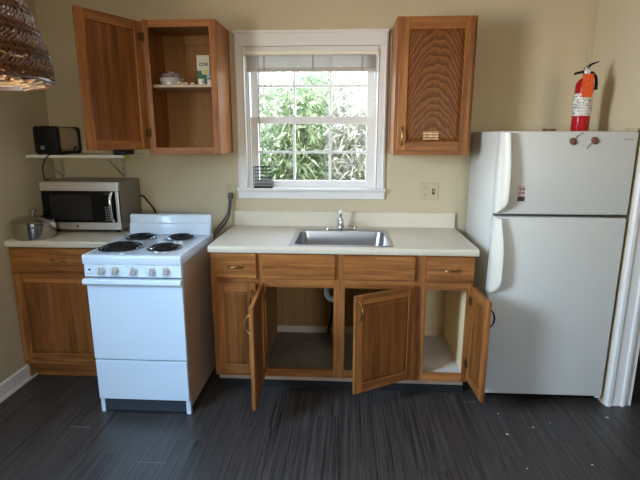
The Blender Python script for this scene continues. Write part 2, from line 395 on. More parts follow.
# unseen windows: one beside the camera, one added behind it to hold the fill
def plain_window(n, loc, rz, w, h):
    o = empty_struct(n, loc); o.rotation_euler = (0, 0, rz)
    f = MB().box(-w/2-.08, -w/2, -.02, .02, -h/2-.08, h/2+.08).box(w/2, w/2+.08, -.02, .02, -h/2-.08, h/2+.08).box(-w/2, w/2, -.02, .02, h/2, h/2+.08).box(-w/2, w/2, -.02, .02, -h/2-.08, -h/2)
    obj('casing', f, TRIM, o, local=True)
plain_window('window_2', (XL+.003, (LY0+LY1)/2, (LZ0+LZ1)/2), PI/2, LY1-LY0, LZ1-LZ0)
plain_window('added_rear_window', ((FX0+FX1)/2, YB+.003, (FZ0+FZ1)/2), 0, FX1-FX0, FZ1-FZ0)

# ------------------------------------------------------------------ cabinet pieces
def pull(parent, c, vertical, length=.095, rot=0, mat=None, local=True, out=-1):
    """arched pull with two flared feet; c is the centre on the face, out is the side it stands on"""
    pts = []
    for k in range(11):
        t = k/10; a = (t-.5)*length; d = .006+.022*math.sin(PI*t)**.7
        pts.append((0, out*d, a) if vertical else (a, out*d, 0))
    mb = MB().tube(pts, [.0052 if 2 < k < 8 else .0042 for k in range(11)], 8)
    for s in (-.5, .5):
        q = (0, 0, s*length) if vertical else (s*length, 0, 0)
        mb.lathe([(0, -.001*out*-1), (.009, 0), (.007, .006), (.0, .009)], q, 10, 'y') if out < 0 else mb.lathe([(0, 0), (.009, 0), (.007, -.006), (0, -.009)], q, 10, 'y')
    mb.xf(Matrix.Translation(c))
    return obj('handle', mb, mat or BRASS, parent, smooth=True, local=True)
T = .020
def door(parent, hx, hy, w, z0, z1, angle, side, pull_z=None, panel=None, pull_mat=None, arch=False):
    """raised-panel door hung at (hx, hy); side=+1 extends to +x from its hinge when shut"""
    panel = panel or OAKP; S = .052; h = z1-z0
    X = (lambda a: a) if side > 0 else (lambda a: -a)
    def bx(mb, a, b, y0, y1, c, d, bev=0): x0, x1 = sorted((X(a), X(b))); return mb.box(x0, x1, y0, y1, c, d, bev)
    mb = MB(); bx(mb, S-.008, w-S+.008, -.0135, -.0095, S-.008, h-S+.008)
    # bevelled raised field
    x0, x1 = sorted((X(S+.022), X(w-S-.022)))
    q0, q1 = sorted((X(S), X(w-S)))
    t = bmesh.new()
    A = [t.verts.new(p) for p in ((q0, -.0135, S), (q1, -.0135, S), (q1, -.0135, h-S), (q0, -.0135, h-S))]
    B = [t.verts.new(p) for p in ((x0, -.0185, S+.022), (x1, -.0185, S+.022), (x1, -.0185, h-S-.022), (x0, -.0185, h-S-.022))]
    t.faces.new(B)
    for i in range(4): t.faces.new((A[i], A[(i+1) % 4], B[(i+1) % 4], B[i]))
    t.faces.new(list(reversed(A))); mb._add(t)
    d = obj('door', mb, panel, parent, local=True)
    d.location = Vector((hx, hy, z0)) - wpos(parent); d.rotation_euler = (0, 0, -side*math.radians(angle))
    for a in (0, w-S): obj('stile', bx(MB(), a, a+S, -T, 0, 0, h, .0035), OAKV, d, local=True)
    for c in (0, h-S): obj('rail', bx(MB(), S, w-S, -T+.0006, -.0006, c, c+S, .003), OAKH, d, local=True)
    if pull_z is not None: pull(d, (X(w-.028), -T, pull_z-z0), True, mat=pull_mat)
    for c in (.07, h-.11):
        hg = MB(); bx(hg, -.006, .006, -.008, .010, c, c+.05, .002); bx(hg, .004, .030, -.0005, .004, c+.004, c+.046, .001)
        obj('hinge', hg, DKBRASS, d, local=True)
    return d
def drawer(parent, x0, x1, yf, z0, z1, handle=True, hmat=None, depth=.3):
    d = obj('drawer', MB().box(x0, x1, yf, yf+.019, z0, z1, .005), OAKH, parent)
    # drawer box behind the front
    if handle:
        obj('drawer_box', MB().box(x0+.02, x1-.02, yf+.019, yf+depth, z0+.012, z0+.022).box(x0+.02, x0+.032, yf+.019, yf+depth, z0+.022, z1-.03).box(x1-.032, x1-.02, yf+.019, yf+depth, z0+.022, z1-.03), CREAM, d)
        pull(d, Vector(((x0+x1)/2, yf, (z0+z1)/2)) - wpos(parent), False, length=.085, mat=hmat)
    return d

# ------------------------------------------------------------------ sink cabinet
YF = -.61                                    # face of the frame
sc = thing('sink_base_cabinet', 'long oak sink cabinet with three doors standing open under the window', 'cabinet', (.21, -.3, 0))
X0, X1 = -.530, .955
NOTCH = [(YF+.0195, .112), (YF+.0195, .874), (-.003, .874), (-.003, 0), (YF+.09, 0), (YF+.09, .112)]
obj('side_panel', MB().prism(NOTCH, 'x', X0, X0+.016), OAKV, sc)
obj('side_panel', MB().prism(NOTCH, 'x', X1-.016, X1), CREAM, sc)
obj('back_panel', MB().box(X0+.016, X1-.016, -.012, -.004, .10, .874), OAKIN, sc)
obj('back_panel', MB().box(.676, X1-.016, -.020, -.012, .142, .70), CREAM, sc)
obj('divider', MB().box(-.258, -.244, YF+.018, -.012, .142, .70), OAKIN, sc)
obj('divider', MB().box(.660, .674, YF+.018, -.012, .142, .70), CREAM, sc)
obj('bottom_board', MB().box(X0+.016, .660, YF+.018, -.012, .128, .142), GREYBOARD, sc)
obj('bottom_board', MB().box(.660, X1-.016, YF+.018, -.012, .128, .1425), LINER, sc)
obj('back_rail', MB().box(-.244, .660, -.026, -.012, .1425, .19), PALEWOOD, sc)
obj('back_rail', MB().box(.674, X1-.016, -.034, -.020, .143, .19), CREAM, sc)
for a, b in ((X0, -.485), (-.275, -.214), (.175, .240), (.632, .700), (.924, X1)):
    obj('face_stile', MB().box(a, b, YF, YF+.019, .112, .874, .0015), OAKV, sc)
SEG = ((-.485, -.275), (-.214, .175), (.240, .632), (.700, .924))
for a, b in SEG:
    obj('face_rail', MB().box(a, b, YF+.0006, YF+.0185, .672, .732, .001), OAKH, sc)
    obj('face_rail', MB().box(a, b, YF+.0006, YF+.0185, .112, .160, .001), OAKH, sc)
    obj('face_rail', MB().box(a, b, YF+.0006, YF+.0185, .852, .874, .001), OAKH, sc)
obj('toe_kick', MB().box(X0, X1, YF+.075, YF+.0895, .0, .1115), PALEWOOD, sc)
obj('toe_kick_base', MB().box(X0, X1, YF+.0705, YF+.0745, .0, .050), BLACKBASE, sc)
drawer(sc, -.503, -.262, YF-.0195, .726, .870)
drawer(sc, -.228, .184, YF-.0195, .728, .869, False)
drawer(sc, .231, .629, YF-.0195, .728, .868, False)
drawer(sc, .692, .952, YF-.0195, .722, .868)
door(sc, -.508, YF-.0005, .240, .140, .698, 0, 1, .61)
door(sc, -.222, YF-.004, .405, .138, .700, 88, 1, .60)
door(sc, .632, YF-.004, .402, .138, .700, 30.5, -1, .615)
door(sc, .945, YF-.004, .262, .138, .700, 94, -1, .60, pull_mat=mottled('black_pull', lin(34, 30, 28), .4, .6))

# worktop with the backsplash and an opening for the sink
SX0, SX1, SY0, SY1 = -.083, .511, -.606, -.095
def worktop(name, label, x0, x1, yf, hole=None, splash=True):
    t = thing(name, label, 'countertop', ((x0+x1)/2, yf/2, .876))
    mb = MB(); yn = yf+.012
    if hole:
        a, b, c, d = hole
        mb.box(x0, x1, yn, c, .876, .914).box(x0, x1, d, -.002, .876, .914).box(x0, a, c, d, .876, .914).box(b, x1, c, d, .876, .914)
    else: mb.box(x0, x1, yn, -.002, .876, .914)
    obj('slab', mb, LAM, t)
    n = [(yn, .914)] + [(yn-.002-.010*math.sin(u), .902+.012*math.cos(u)) for u in (0, .4, .8, 1.2, 1.57)] + [(yf, .884)] + [(yf+.004, .8765), (yn, .876)]
    obj('nosing', MB().prism(n, 'x', x0, x1), LAM, t, smooth=True)
    if splash: obj('backsplash', MB().box(x0, x1, -.020, -.002, .914, 1.012, .003).box(x0, x1, -.016, -.002, 1.010, 1.016), LAM, t)
    return t
worktop('countertop', 'cream laminate countertop with low backsplash around the steel sink', -.534, .968, -.635, (SX0+.02, SX1-.02, SY0+.02, SY1-.02))

# sink
sk = thing('kitchen_sink', 'single-bowl stainless steel sink set into the cream countertop', 'sink', (.214, -.35, .914))
def rrect(x0, x1, y0, y1, r, n=6):
    P = []
    for cx, cy, a in ((x1-r, y1-r, 0), (x0+r, y1-r, PI/2), (x0+r, y0+r, PI), (x1-r, y0+r, 1.5*PI)):
        for k in range(n+1): P.append((cx+r*math.cos(a+k*PI/2/n), cy+r*math.sin(a+k*PI/2/n)))
    return P
def loft(loops, cap_last=True, cap_first=False):
    mb = MB(); t = bmesh.new(); R = [[t.verts.new(p) for p in lp] for lp in loops]; n = len(R[0])
    for A, B in zip(R, R[1:]):
        for k in range(n): t.faces.new((A[k], A[(k+1) % n], B[(k+1) % n], B[k]))
    if cap_last: t.faces.new(R[-1])
    if cap_first: t.faces.new(list(reversed(R[0])))
    mb._add(t); return mb
z3 = lambda P, z: [(x, y, z) for x, y in P]
BX0, BX1, BY0, BY1 = SX0+.030, SX1-.030, SY0+.030, SY1-.085
L0 = [z3(rrect(SX0, SX1, SY0, SY1, .035), .9145), z3(rrect(SX0+.002, SX1-.002, SY0+.002, SY1-.002, .034), .9175), z3(rrect(SX0+.010, SX1-.010, SY0+.010, SY1-.010, .032), .918),
      z3(rrect(SX0+.016, SX1-.016, SY0+.016, SY1-.016, .030), .9168), z3(rrect(BX0-.006, BX1+.006, BY0-.006, BY1+.006, .055), .9168), z3(rrect(BX0, BX1, BY0, BY1, .05), .913),
      z3(rrect(BX0+.012, BX1-.012, BY0+.012, BY1-.012, .05), .79), z3(rrect(BX0+.03, BX1-.03, BY0+.03, BY1-.03, .05), .768), z3(rrect(BX0+.14, BX1-.14, BY0+.13, BY1-.13, .03), .762)]
obj('basin', loft(L0), STEEL, sk, smooth=True)
obj('drain', MB().lathe([(.0, .7645), (.030, .7645), (.042, .766), (.045, .7635), (.045, .7625)], (.214, -.36, 0), 24), CHROME, sk, smooth=True)
fc = thing('faucet', 'small chrome faucet with a white-capped lever behind the sink bowl', 'faucet', (.206, -.115, .918))
obj('base_plate', loft([z3(rrect(.105, .307, -.137, -.099, .018), .9185), z3(rrect(.107, .305, -.135, -.101, .017), .927), z3(rrect(.14, .272, -.130, -.106, .012), .932)]), CHROME, fc, smooth=True)
obj('body', MB().lathe([(.023, .930), (.022, .95), (.019, .985), (.017, .990), (0, .992)], (.206, -.118, 0), 20), CHROME, fc, smooth=True)
obj('spout', MB().tube([(.206, -.12, .955), (.206, -.16, .972), (.206, -.21, .985), (.206, -.25, .984), (.206, -.272, .972), (.206, -.275, .955)], [.013, .012, .011, .011, .011, .012], 12), CHROME, fc, smooth=True)
obj('lever', MB().tube([(.206, -.118, .988), (.206, -.116, 1.012), (.206, -.122, 1.030)], [.008, .007, .006], 10), CHROME, fc, smooth=True)
obj('lever_cap', MB().lathe([(0, 1.022), (.013, 1.024), (.015, 1.036), (.012, 1.046), (0, 1.049)], (.206, -.124, 0), 16), mottled('white_cap', lin(240, 238, 234), .3), fc, smooth=True)
obj('sprayer', MB().lathe([(.014, .929), (.013, .937), (.008, .942), (0, .943)], (.300, -.118, 0), 14), CHROME, fc, smooth=True)
# waste pipe under the sink
wp = thing('waste_pipe', 'pale plastic waste trap with a dark hose seen inside the sink cabinet', 'pipe', (.17, -.25, .143))
obj('trap', MB().tube([(.214, -.36, .757), (.214, -.36, .58)] + [(.214-.045+.045*math.cos(a), -.36, .56-.045*math.sin(a)) for a in [PI*k/8 for k in range(1, 8)]] + [(.124, -.36, .60), (.124, -.33, .62), (.124, -.015, .63)], .019, 12), mottled('pale_pipe_plastic', lin(160, 155, 148), .4), wp, smooth=True)
NUT = mottled('grey_nut', lin(110, 108, 106), .5)
for z in (.60, .72): obj('slip_nut', MB().lathe([(.021, .0), (.029, .002), (.029, .026), (.021, .028)], (.214, -.36, z), 8), NUT, wp)
obj('supply_hose', MB().tube([(.180, -.13, .86), (.16, -.14, .70), (.165, -.16, .52), (.150, -.15, .32), (.13, -.10, .20), (.13, -.06, .155)], .010, 8), BLACKP, wp, smooth=True)

# ------------------------------------------------------------------ left base cabinet
YL = -.548
lc = thing('base_cabinet', 'short oak base cabinet with one shut door, tucked left of the stove', 'cabinet', (-1.45, -.27, 0))
LX0, LX1 = XL+.004, -1.145
obj('carcass', MB().box(LX0, LX0+.016, YL+.019, -.003, 0, .874).box(LX1-.016, LX1, YL+.019, -.003, 0, .874).box(LX0+.016, LX1-.016, -.012, -.003, .1, .874).box(LX0+.016, LX1-.016, YL+.019, -.012, .128, .142), OAKIN, lc)
for a, b in ((LX0, LX0+.045), (LX1-.045, LX1)): obj('face_stile', MB().box(a, b, YL, YL+.019, .118, .874, .0015), OAKV, lc)
for c, d in ((.118, .160), (.695, .735), (.852, .874)): obj('face_rail', MB().box(LX0+.045, LX1-.045, YL+.0006, YL+.0185, c, d, .001), OAKH, lc)
obj('toe_kick', MB().box(LX0+.016, LX1-.016, YL+.075, YL+.09, 0, .128), OAKH, lc)
drawer(lc, LX0+.022, LX1-.018, YL-.0195, .731, .866)
door(lc, LX1-.018, YL-.0005, LX1-.018-(LX0+.022), .146, .710, 0, -1, None)
worktop('countertop', 'short cream countertop under the microwave and the steel pot', XL+.002, -1.128, -.572, None, False)

# ------------------------------------------------------------------ stove
st = thing('electric_stove', 'white four-burner electric coil stove pulled out from the wall', 'stove', (-.863, -.57, 0))
TX0, TX1, TF, TB = -1.121, -.606, -.862, -.270
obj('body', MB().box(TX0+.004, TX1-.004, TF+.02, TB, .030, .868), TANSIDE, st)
for x in (TX0+.002, TX1-.026): obj('front_leg', MB().box(x, x+.024, TF+.004, TF+.03, 0, .10, .002), ENAMEL, st)
for x in (TX0+.02, TX1-.044): obj('rear_leg', MB().lathe([(0, 0), (.014, 0), (.014, .03), (0, .03)], (x+.012, TB-.03, 0), 12), BLACKP, st)
obj('kick_plate', MB().box(TX0+.028, TX1-.028, TF+.008, TF+.0195, .010, .086), mottled('slate_kick_plate', lin(62, 66, 74), .35, .2), st)
# cooktop: shallow tray with raised lip
P = [(TF-.018, .868), (TF-.020, .906), (TF-.014, .914), (TF-.002, .9165), (TF+.012, .912), (TB+.0, .912), (TB, .868)]
ct = obj('cooktop', MB().prism(P, 'x', TX0-.003, TX1+.003, .002), ENAMEL, st, smooth=True)
for x in (TX0-.001, TX1-.010): obj('side_lip', MB().box(x, x+.011, TF+.012, TB-.05, .911, .9165, .002), ENAMEL, ct)
bg = [(TB, .912), (TB, 1.030), (TB-.012, 1.036), (TB-.034, 1.034), (TB-.042, 1.024), (TB-.046, .985), (TB-.058, .978), (TB-.066, .912)]
obj('backguard', MB().prism(bg, 'x', TX0+.002, TX1-.002, .004), ENAMEL, st, smooth=True)
def burner(x, y, r):
    o = obj('drip_pan', MB().lathe([(r*1.12, .9125), (r*1.12, .9165), (r*1.02, .918), (r*.95, .912), (r*.6, .9135), (r*.2, .9135), (0, .9135)], (x, y, 0), 36), mottled('dark_chrome_pan', lin(150, 150, 152), .2, 1.0, var=.12), st, smooth=True)
    turns = 3 if r < .1 else 4; pts = []
    for k in range(turns*18+1):
        a = 2*PI*k/18; q = .016+(r*.86-.016)*k/(turns*18)
        pts.append((x+q*math.cos(a), y+q*math.sin(a), .9235))
    obj('coil', MB().tube(pts, .0068 if r > .1 else .006, 6), IRON, o, smooth=True)
    obj('coil_support', MB().box(x-r*.95, x+r*.95, y-.002, y+.002, .914, .9185).box(x-.002, x+.002, y-r*.95, y+r*.95, .914, .9185), CHROME, o)
    return o
burner(-1.000, -.690, .108); burner(-.757, -.690, .086); burner(-1.004, -.425, .084); burner(-.757, -.425, .084)
cp = obj('control_panel', MB().prism([(TF+.02, .796), (TF-.008, .796), (TF-.013, .802), (TF-.010, .862), (TF-.004, .868), (TF+.02, .868)], 'x', TX0, TX1, .0015), ENAMEL, st)
for x in (-1.033, -.961, -.864, -.766, -.692):
    k = MB().lathe([(0, 0), (.026, 0), (.026, .004), (.0215, .007), (.0195, .020), (.017, .024), (0, .024)], (x, TF-.012, .833), 24, 'y')
    g = MB().box(-.0055, .0055, -.034, -.018, -.020, .020, .003); g.xf(Matrix.Translation((x, TF-.010, .833)) @ Matrix.Rotation(.18, 4, 'Y'))
    k.add(g); obj('knob', k, KNOBW, st, smooth=True)
obj('indicator_light', MB().lathe([(0, 0), (.006, 0), (.005, .003), (0, .0035)], (-1.093, TF-.012, .836), 14, 'y'), mottled('dark_red_lens', lin(70, 22, 22), .2), st, smooth=True)
obj('panel_print', MB().box(-1.112, -1.074, TF-.0126, TF-.0118, .8145, .8165).box(-.9, -.885, TF-.0123, TF-.0115, .856, .8575), mottled('grey_print', lin(120, 124, 130), .6), st)
od = obj('oven_door', MB().box(TX0+.001, TX1-.001, TF-.008, TF+.018, .328, .786, .004), ENAMEL, st)
obj('door_handle', MB().prism([(TF-.007, .790), (TF-.030, .790), (TF-.038, .786), (TF-.040, .768), (TF-.034, .760), (TF-.030, .764), (TF-.030, .778), (TF-.007, .776)], 'x', TX0-.004, TX1+.002, .001), ENAMEL, od)
obj('storage_drawer', MB().box(TX0+.003, TX1-.003, TF-.008, TF+.018, .088, .321, .004), ENAMEL, st)

# ------------------------------------------------------------------ wall cabinets
def wall_cab(name, label, x0, x1, z0=1.408, z1=2.168):
    t = thing(name, label, 'cabinet', ((x0+x1)/2, -.16, z0))
    yf = -.318
    obj('side_panel', MB().box(x0, x0+.014, yf+.019, -.002, z0, z1), OAKV, t)
    obj('side_panel', MB().box(x1-.014, x1, yf+.019, -.002, z0, z1), OAKV, t)
    obj('back_panel', MB().box(x0+.014, x1-.014, -.012, -.004, z0, z1), OAKIN, t)
    obj('top_panel', MB().box(x0+.014, x1-.014, yf+.019, -.012, z1-.030, z1-.016), OAKIN, t)
    obj('bottom_panel', MB().box(x0+.014, x1-.014, yf+.019, -.012, z0+.016, z0+.030), OAKIN, t)
    for a, b in ((x0, x0+.040), (x1-.040, x1)): obj('face_stile', MB().box(a, b, yf, yf+.019, z0, z1, .0015), OAKV, t)
    for c, d in ((z0, z0+.040), (z1-.040, z1)): obj('face_rail', MB().box(x0+.04, x1-.04, yf+.0006, yf+.0185, c, d, .001), OAKH, t)
    for c in (z1-.085, z0+.030): obj('hanging_rail', MB().box(x0+.014, x1-.014, -.026, -.012, c, c+.055), OAKIN, t)
    for z in (z1-.05, z0+.06): obj('screw', MB().lathe([(0, 0), (.006, 0), (.005, .003), (0, .004)], (x0+.78*(x1-x0), -.026, z), 10, 'y'), TRIM, t, smooth=True)
    return t, yf
uc, yf = wall_cab('wall_cabinet', 'oak wall cabinet with its door swung wide open, left of the window', -.955, -.519)
SH = 1.815
obj('shelf', MB().box(-.941, -.533, -.292, -.013, SH-.016, SH, .002), PALEWOOD, uc)
door(uc, -.949, yf-.004, .408, 1.440, 2.158, 117, 1, None)
ur, yf = wall_cab('wall_cabinet', 'oak wall cabinet with a shut door, above the refrigerator side of the counter', .512, .955)
du = door(ur, .940, yf-.0005, .410, 1.434, 2.150, 0, -1, 1.517, panel=OAKC)
obj('care_label', MB().box(.680, .768, yf-.0205, yf-.0192, 1.497, 1.545), printed('faded_label', lin(150, 98, 50), lin(222, 196, 150), 62, 210, .56), ur)

# contents of the open wall cabinet
bw = thing('plastic_tub', 'clear plastic tub holding a crumpled bag on the cabinet shelf', 'tub', (-.835, -.20, SH))
PL1 = mottled('milky_plastic', lin(190, 184, 186), .3, var=.05)
obj('tub', MB().lathe([(0, 0), (.058, 0), (.062, .004), (.072, .040), (.075, .042), (.074, .044), (.069, .040), (.059, .006), (0, .004)], (-.835, -.20, SH), 28), PL1, bw, smooth=True)
t = MB(); b = bmesh.new(); bmesh.ops.create_icosphere(b, subdivisions=3, radius=1)
for v in b.verts:
    n = 1+.22*math.sin(9*v.co.x+4*v.co.z)*math.cos(7*v.co.y-3*v.co.x)+.12*math.sin(17*v.co.z+11*v.co.y)
    v.co = Vector((v.co.x*.058*n, v.co.y*.05*n, v.co.z*.028*n)) + Vector((-.835, -.20, SH+.052))
t._add(b); obj('bag', t, mottled('mauve_plastic_film', lin(150, 132, 138), .25, var=.15, scale=30), bw)
ctn = thing('carton', 'white and green carton with dark lettering standing on the cabinet shelf', 'carton', (-.635, -.13, SH))
CX, CY = -.645, -.15
obj('box', MB().box(CX-.040, CX+.040, CY-.02, CY+.02, SH, SH+.182, .002), mottled('white_card', lin(206, 204, 190), .6, var=.05), ctn)
obj('green_panel', MB().box(CX-.0405, CX+.0405, CY-.0206, CY-.0196, SH+.002, SH+.072).box(CX-.0405, CX-.01, CY-.0206, CY-.0196, SH+.072, SH+.092), mottled('green_print', lin(30, 96, 66), .5, var=.2, scale=40), ctn)
obj('yellow_patch', MB().box(CX+.004, CX+.0405, CY-.0208, CY-.0196, SH+.068, SH+.098), mottled('yellow_print', lin(206, 190, 70), .5), ctn)
text_obj('lettering', 'COR', .026, mottled('dark_print', lin(30, 36, 32), .6), ctn, (CX+.004, CY-.021, SH+.128), (PI/2, 0, 0), bold=.0008)
cu = thing('cup', 'small white cup in front of the green carton', 'cup', (-.641, -.235, SH))
obj('cup_body', MB().lathe([(0, 0), (.017, 0), (.021, .036), (.0195, .036), (.016, .004), (0, .003)], (-.641, -.235, SH), 20), mottled('white_cup', lin(224, 224, 226), .4), cu, smooth=True)
cv = thing('cup', 'small pale jar with a dark side at the right end of the cabinet shelf', 'cup', (-.592, -.22, SH))
obj('jar_body', MB().lathe([(0, 0), (.016, 0), (.018, .004), (.018, .030), (.014, .034), (0, .034)], (-.592, -.22, SH), 20), mottled('pale_jar', lin(210, 208, 204), .35), cv, smooth=True)
obj('jar_lid', MB().lathe([(0, .034), (.016, .034), (.016, .042), (0, .043)], (-.592, -.22, SH), 20), mottled('grey_lid', lin(90, 96, 108), .4), cv, smooth=True)
sb = tag(obj('bottle', MB().lathe([(0, 0), (.013, 0), (.013, .070), (.006, .080), (.006, .094), (0, .095)], (-.607, -.185, SH), 16), mottled('pale_blue_bottle', lin(190, 200, 208), .35), None, True), 'slim pale bottle just right of the white cup on the cabinet shelf', 'bottle')
IV = mottled('ivory_piece', lin(226, 212, 184), .55, var=.1, scale=40)
for i, (x, y, s, lab) in enumerate(((-.825, -.268, .011, 'white cube lying in front of the plastic tub'), (-.770, -.262, .012, 'ivory lump right of the plastic tub, first of the row'), (-.752, -.25, .009, 'ivory lump right of the plastic tub, second of the row'), (-.728, -.262, .010, 'star-shaped ivory piece midway along the cabinet shelf'), (-.690, -.258, .009, 'flat ivory piece left of the white cup'))):
    b = bmesh.new()
    if i == 0: bmesh.ops.create_cube(b, size=2); bmesh.ops.bevel(b, geom=list(b.edges), offset=.3, segments=2, affect='EDGES')
    else:
        bmesh.ops.create_icosphere(b, subdivisions=2, radius=1)
        for v in b.verts: v.co *= 1+.3*math.sin(5*v.co.x+i*2)*math.cos(6*v.co.y+i)
    zmin = min(v.co.z for v in b.verts)
    for v in b.verts: v.co = Vector((x+v.co.x*s*1.2, y+v.co.y*s, SH+(v.co.z-zmin)*s*.85))
    mb = MB(); mb._add(b); tag(obj('trinket', mb, IV if i else TRIM), lab, 'trinket', 'small pieces on the cabinet shelf')

# ------------------------------------------------------------------ refrigerator
fr = thing('refrigerator', 'white top-freezer refrigerator in the corner right of the counter', 'refrigerator', (1.39, -.33, 0))
RX0, RX1, RF, RZ = 1.036, 1.726, -.622, 1.543
obj('cabinet_body', MB().box(RX0+.002, RX1-.002, RF+.066, -.035, .045, RZ, .006), FRIDGE, fr, smooth=True)
for x in (RX0+.05, RX1-.05):
    for y in (RF+.10, -.08): obj('foot', MB().lathe([(0, 0), (.018, 0), (.018, .045), (0, .045)], (x, y, 0), 12), BLACKP, fr)
obj('base_grille', MB().box(RX0+.03, RX1-.03, RF+.055, RF+.066, .012, .070), BLACKP, fr)
for x in (RX0+.002, RX1-.032): obj('corner_bracket', MB().box(x, x+.030, RF+.010, RF+.060, .036, .046, .002), FRHAND, fr)
obj('gasket', MB().box(RX0+.012, RX1-.012, RF+.056, RF+.0665, .065, RZ-.012), RUBBER, fr)
fz = obj('freezer_door', MB().box(RX0, RX1, RF, RF+.056, 1.109, RZ, .009, 3), FRIDGE, fr, smooth=True)
fd = obj('fridge_door', MB().box(RX0, RX1, RF, RF+.056, .050, 1.095, .009, 3), FRIDGE, fr, smooth=True)
def fridge_handle(parent, za, zb, flare_top):
    """bowed full-depth grip along the door's left edge"""
    n = 18; loops = []
    for k in range(n+1):
        t = k/n; z = za+(zb-za)*t
        e = math.sin(min(1, t/.20)*PI/2)**.8*(1-.40*max(0, (t-.45)/.55)**1.6)   # tapered below, bowed in the middle
        if not flare_top: e *= 1-.25*max(0, (t-.7)/.3)
        w = .006+.032*e; d = .008+.046*e
        loops.append([(RX0+x, RF+y, z) for x, y in ((.002, .004), (.003, -.006), (w*.5, -d*.62), (w, -d), (w+.010, -d-.002), (w+.016, -d+.004), (w+.015, -d*.4), (w+.012, .004))])
    return obj('handle', loft(loops, True, True), FRHAND, parent, smooth=True)
fridge_handle(fz, 1.118, 1.535, True)
fridge_handle(fd, .668, 1.088, False)
obj('hinge_cover', MB().box(RX1-.075, RX1-.004, RF+.006, RF+.075, RZ+.0005, RZ+.014, .004), mottled('tan_hinge_cover', lin(196, 182, 152), .5), fr)
obj('middle_hinge', MB().box(RX1-.12, RX1-.07, RF+.004, RF+.05, 1.0955, 1.1085, .001).box(RX1-.07, RX1-.02, RF-.002, RF+.05, 1.098, 1.106, .001), mottled('brown_hinge_metal', lin(92, 78, 62), .4, .6), fr)
obj('badge', MB().box(1.652, 1.700, RF-.0015, RF, 1.499, 1.505), mottled('grey_badge', lin(168, 165, 156), .4), fz)
obj('rating_label', MB().box(1.146, 1.184, RF-.0008, RF-.0001, 1.203, 1.262), printed('pale_label', lin(196, 190, 186), lin(150, 70, 66), 48, 160, .5), fz)
obj('label_block', MB().box(1.148, 1.186, RF-.0010, RF-.0001, 1.180, 1.203), printed('black_label', lin(28, 26, 26), lin(92, 90, 86), 90, 220, .5), fz)
# magnets
def magnet(x, z, tail, label):
    t = thing('magnet', label, 'magnet', (x, RF-.003, z), 'brown magnets on the freezer door')
    b = MB().lathe([(0, 0), (.021, 0), (.021, .004), (.015, .010), (0, .012)], (0, 0, 0), 18, 'y')
    b.xf(Matrix.Translation((x, RF-.0002, z)) @ Matrix.Rotation(.7, 4, 'Y') @ Matrix.Scale(.8, 4, (0, 0, 1)))
    obj('disc', b, mottled('brown_wood_disc', lin(112, 70, 52), .6, var=.2, scale=60), t, smooth=True)
    obj('wire_tail', MB().tube([(x+dx, RF-.003, z+dz) for dx, dz in tail], .0022, 6), mottled('grey_green_wire', lin(110, 120, 112), .5), t, smooth=True)
magnet(1.402, 1.491, ((.004, .010), (.018, .028), (.034, .036), (.046, .044)), 'brown disc magnet on the freezer door with its wire tail pointing up')
magnet(1.510, 1.496, ((-.012, -.010), (-.024, -.022), (-.032, -.032), (-.036, -.040)), 'brown disc magnet on the freezer door with its wire tail pointing down')

# fire extinguisher on top of the refrigerator
fe = thing('fire_extinguisher', 'red fire extinguisher with an orange tag standing on the refrigerator', 'extinguisher', (1.553, -.35, RZ))
EX, EY, EZ, ER = 1.553, -.35, RZ, .047
RED = mottled('red_enamel', lin(172, 18, 26), .2, var=.05, coat=.4)
obj('cylinder', MB().lathe([(0, .003), (.038, .003), (.040, 0), (.044, 0), (ER, .006), (ER, .245), (.044, .262), (.034, .278), (.020, .288), (.014, .292), (.014, .305), (0, .305)], (EX, EY, EZ), 36), RED, fe, smooth=True)
obj('label', MB().lathe([(ER+.0004, .085), (ER+.0009, .085), (ER+.0009, .205), (ER+.0004, .205)], (EX, EY, EZ), 36, closed=True), printed('extinguisher_label', lin(226, 222, 214), lin(70, 66, 66), 120, 240, .50), fe, smooth=True)
obj('valve', MB().lathe([(.015, .300), (.017, .303), (.017, .325), (.011, .330), (.011, .345), (0, .345)], (EX, EY, EZ), 18), mottled('grey_valve_metal', lin(150, 148, 142), .3, .9), fe, smooth=True)
obj('gauge', MB().lathe([(0, 0), (.013, 0), (.013, .007), (.011, .009), (0, .009)], (EX, EY-.016, EZ+.318), 18, 'y'), mottled('white_gauge', lin(226, 224, 220), .3), fe, smooth=True)
obj('carry_handle', MB().prism([(EX-.062, EZ+.305), (EX-.060, EZ+.318), (EX-.01, EZ+.330), (EX+.012, EZ+.328), (EX+.012, EZ+.320), (EX-.012, EZ+.316)], 'y', EY-.009, EY+.009, .001), BLACKP, fe)
obj('lever', MB().prism([(EX-.015, EZ+.336), (EX-.002, EZ+.350), (EX+.026, EZ+.368), (EX+.060, EZ+.376), (EX+.062, EZ+.371), (EX+.030, EZ+.358), (EX+.004, EZ+.338)], 'y', EY-.008, EY+.008, .001), BLACKP, fe)
obj('hose', MB().tube([(EX+.012, EY, EZ+.318), (EX+.034, EY-.006, EZ+.314), (EX+.050, EY-.012, EZ+.292), (EX+.056, EY-.014, EZ+.255), (EX+.055, EY-.014, EZ+.225)], .0085, 10), BLACKP, fe, smooth=True)
obj('pull_pin', MB().tube([(EX+.004, EY-.01, EZ+.340), (EX-.006, EY-.012, EZ+.37), (EX-.016, EY-.012, EZ+.41), (EX-.022, EY-.012, EZ+.445)], .0012, 5), mottled('thin_wire', lin(150, 140, 118), .5), fe)
tg = MB().box(-.029, .029, -.0008, .0008, -.062, .060, 0); tg.xf(Matrix.Translation((EX-.008, EY-ER-.006, EZ+.245)) @ Matrix.Rotation(-.06, 4, 'X'))
obj('inspection_tag', tg, printed('orange_tag', lin(236, 92, 28), lin(176, 60, 20), 110, 240, .46), fe)
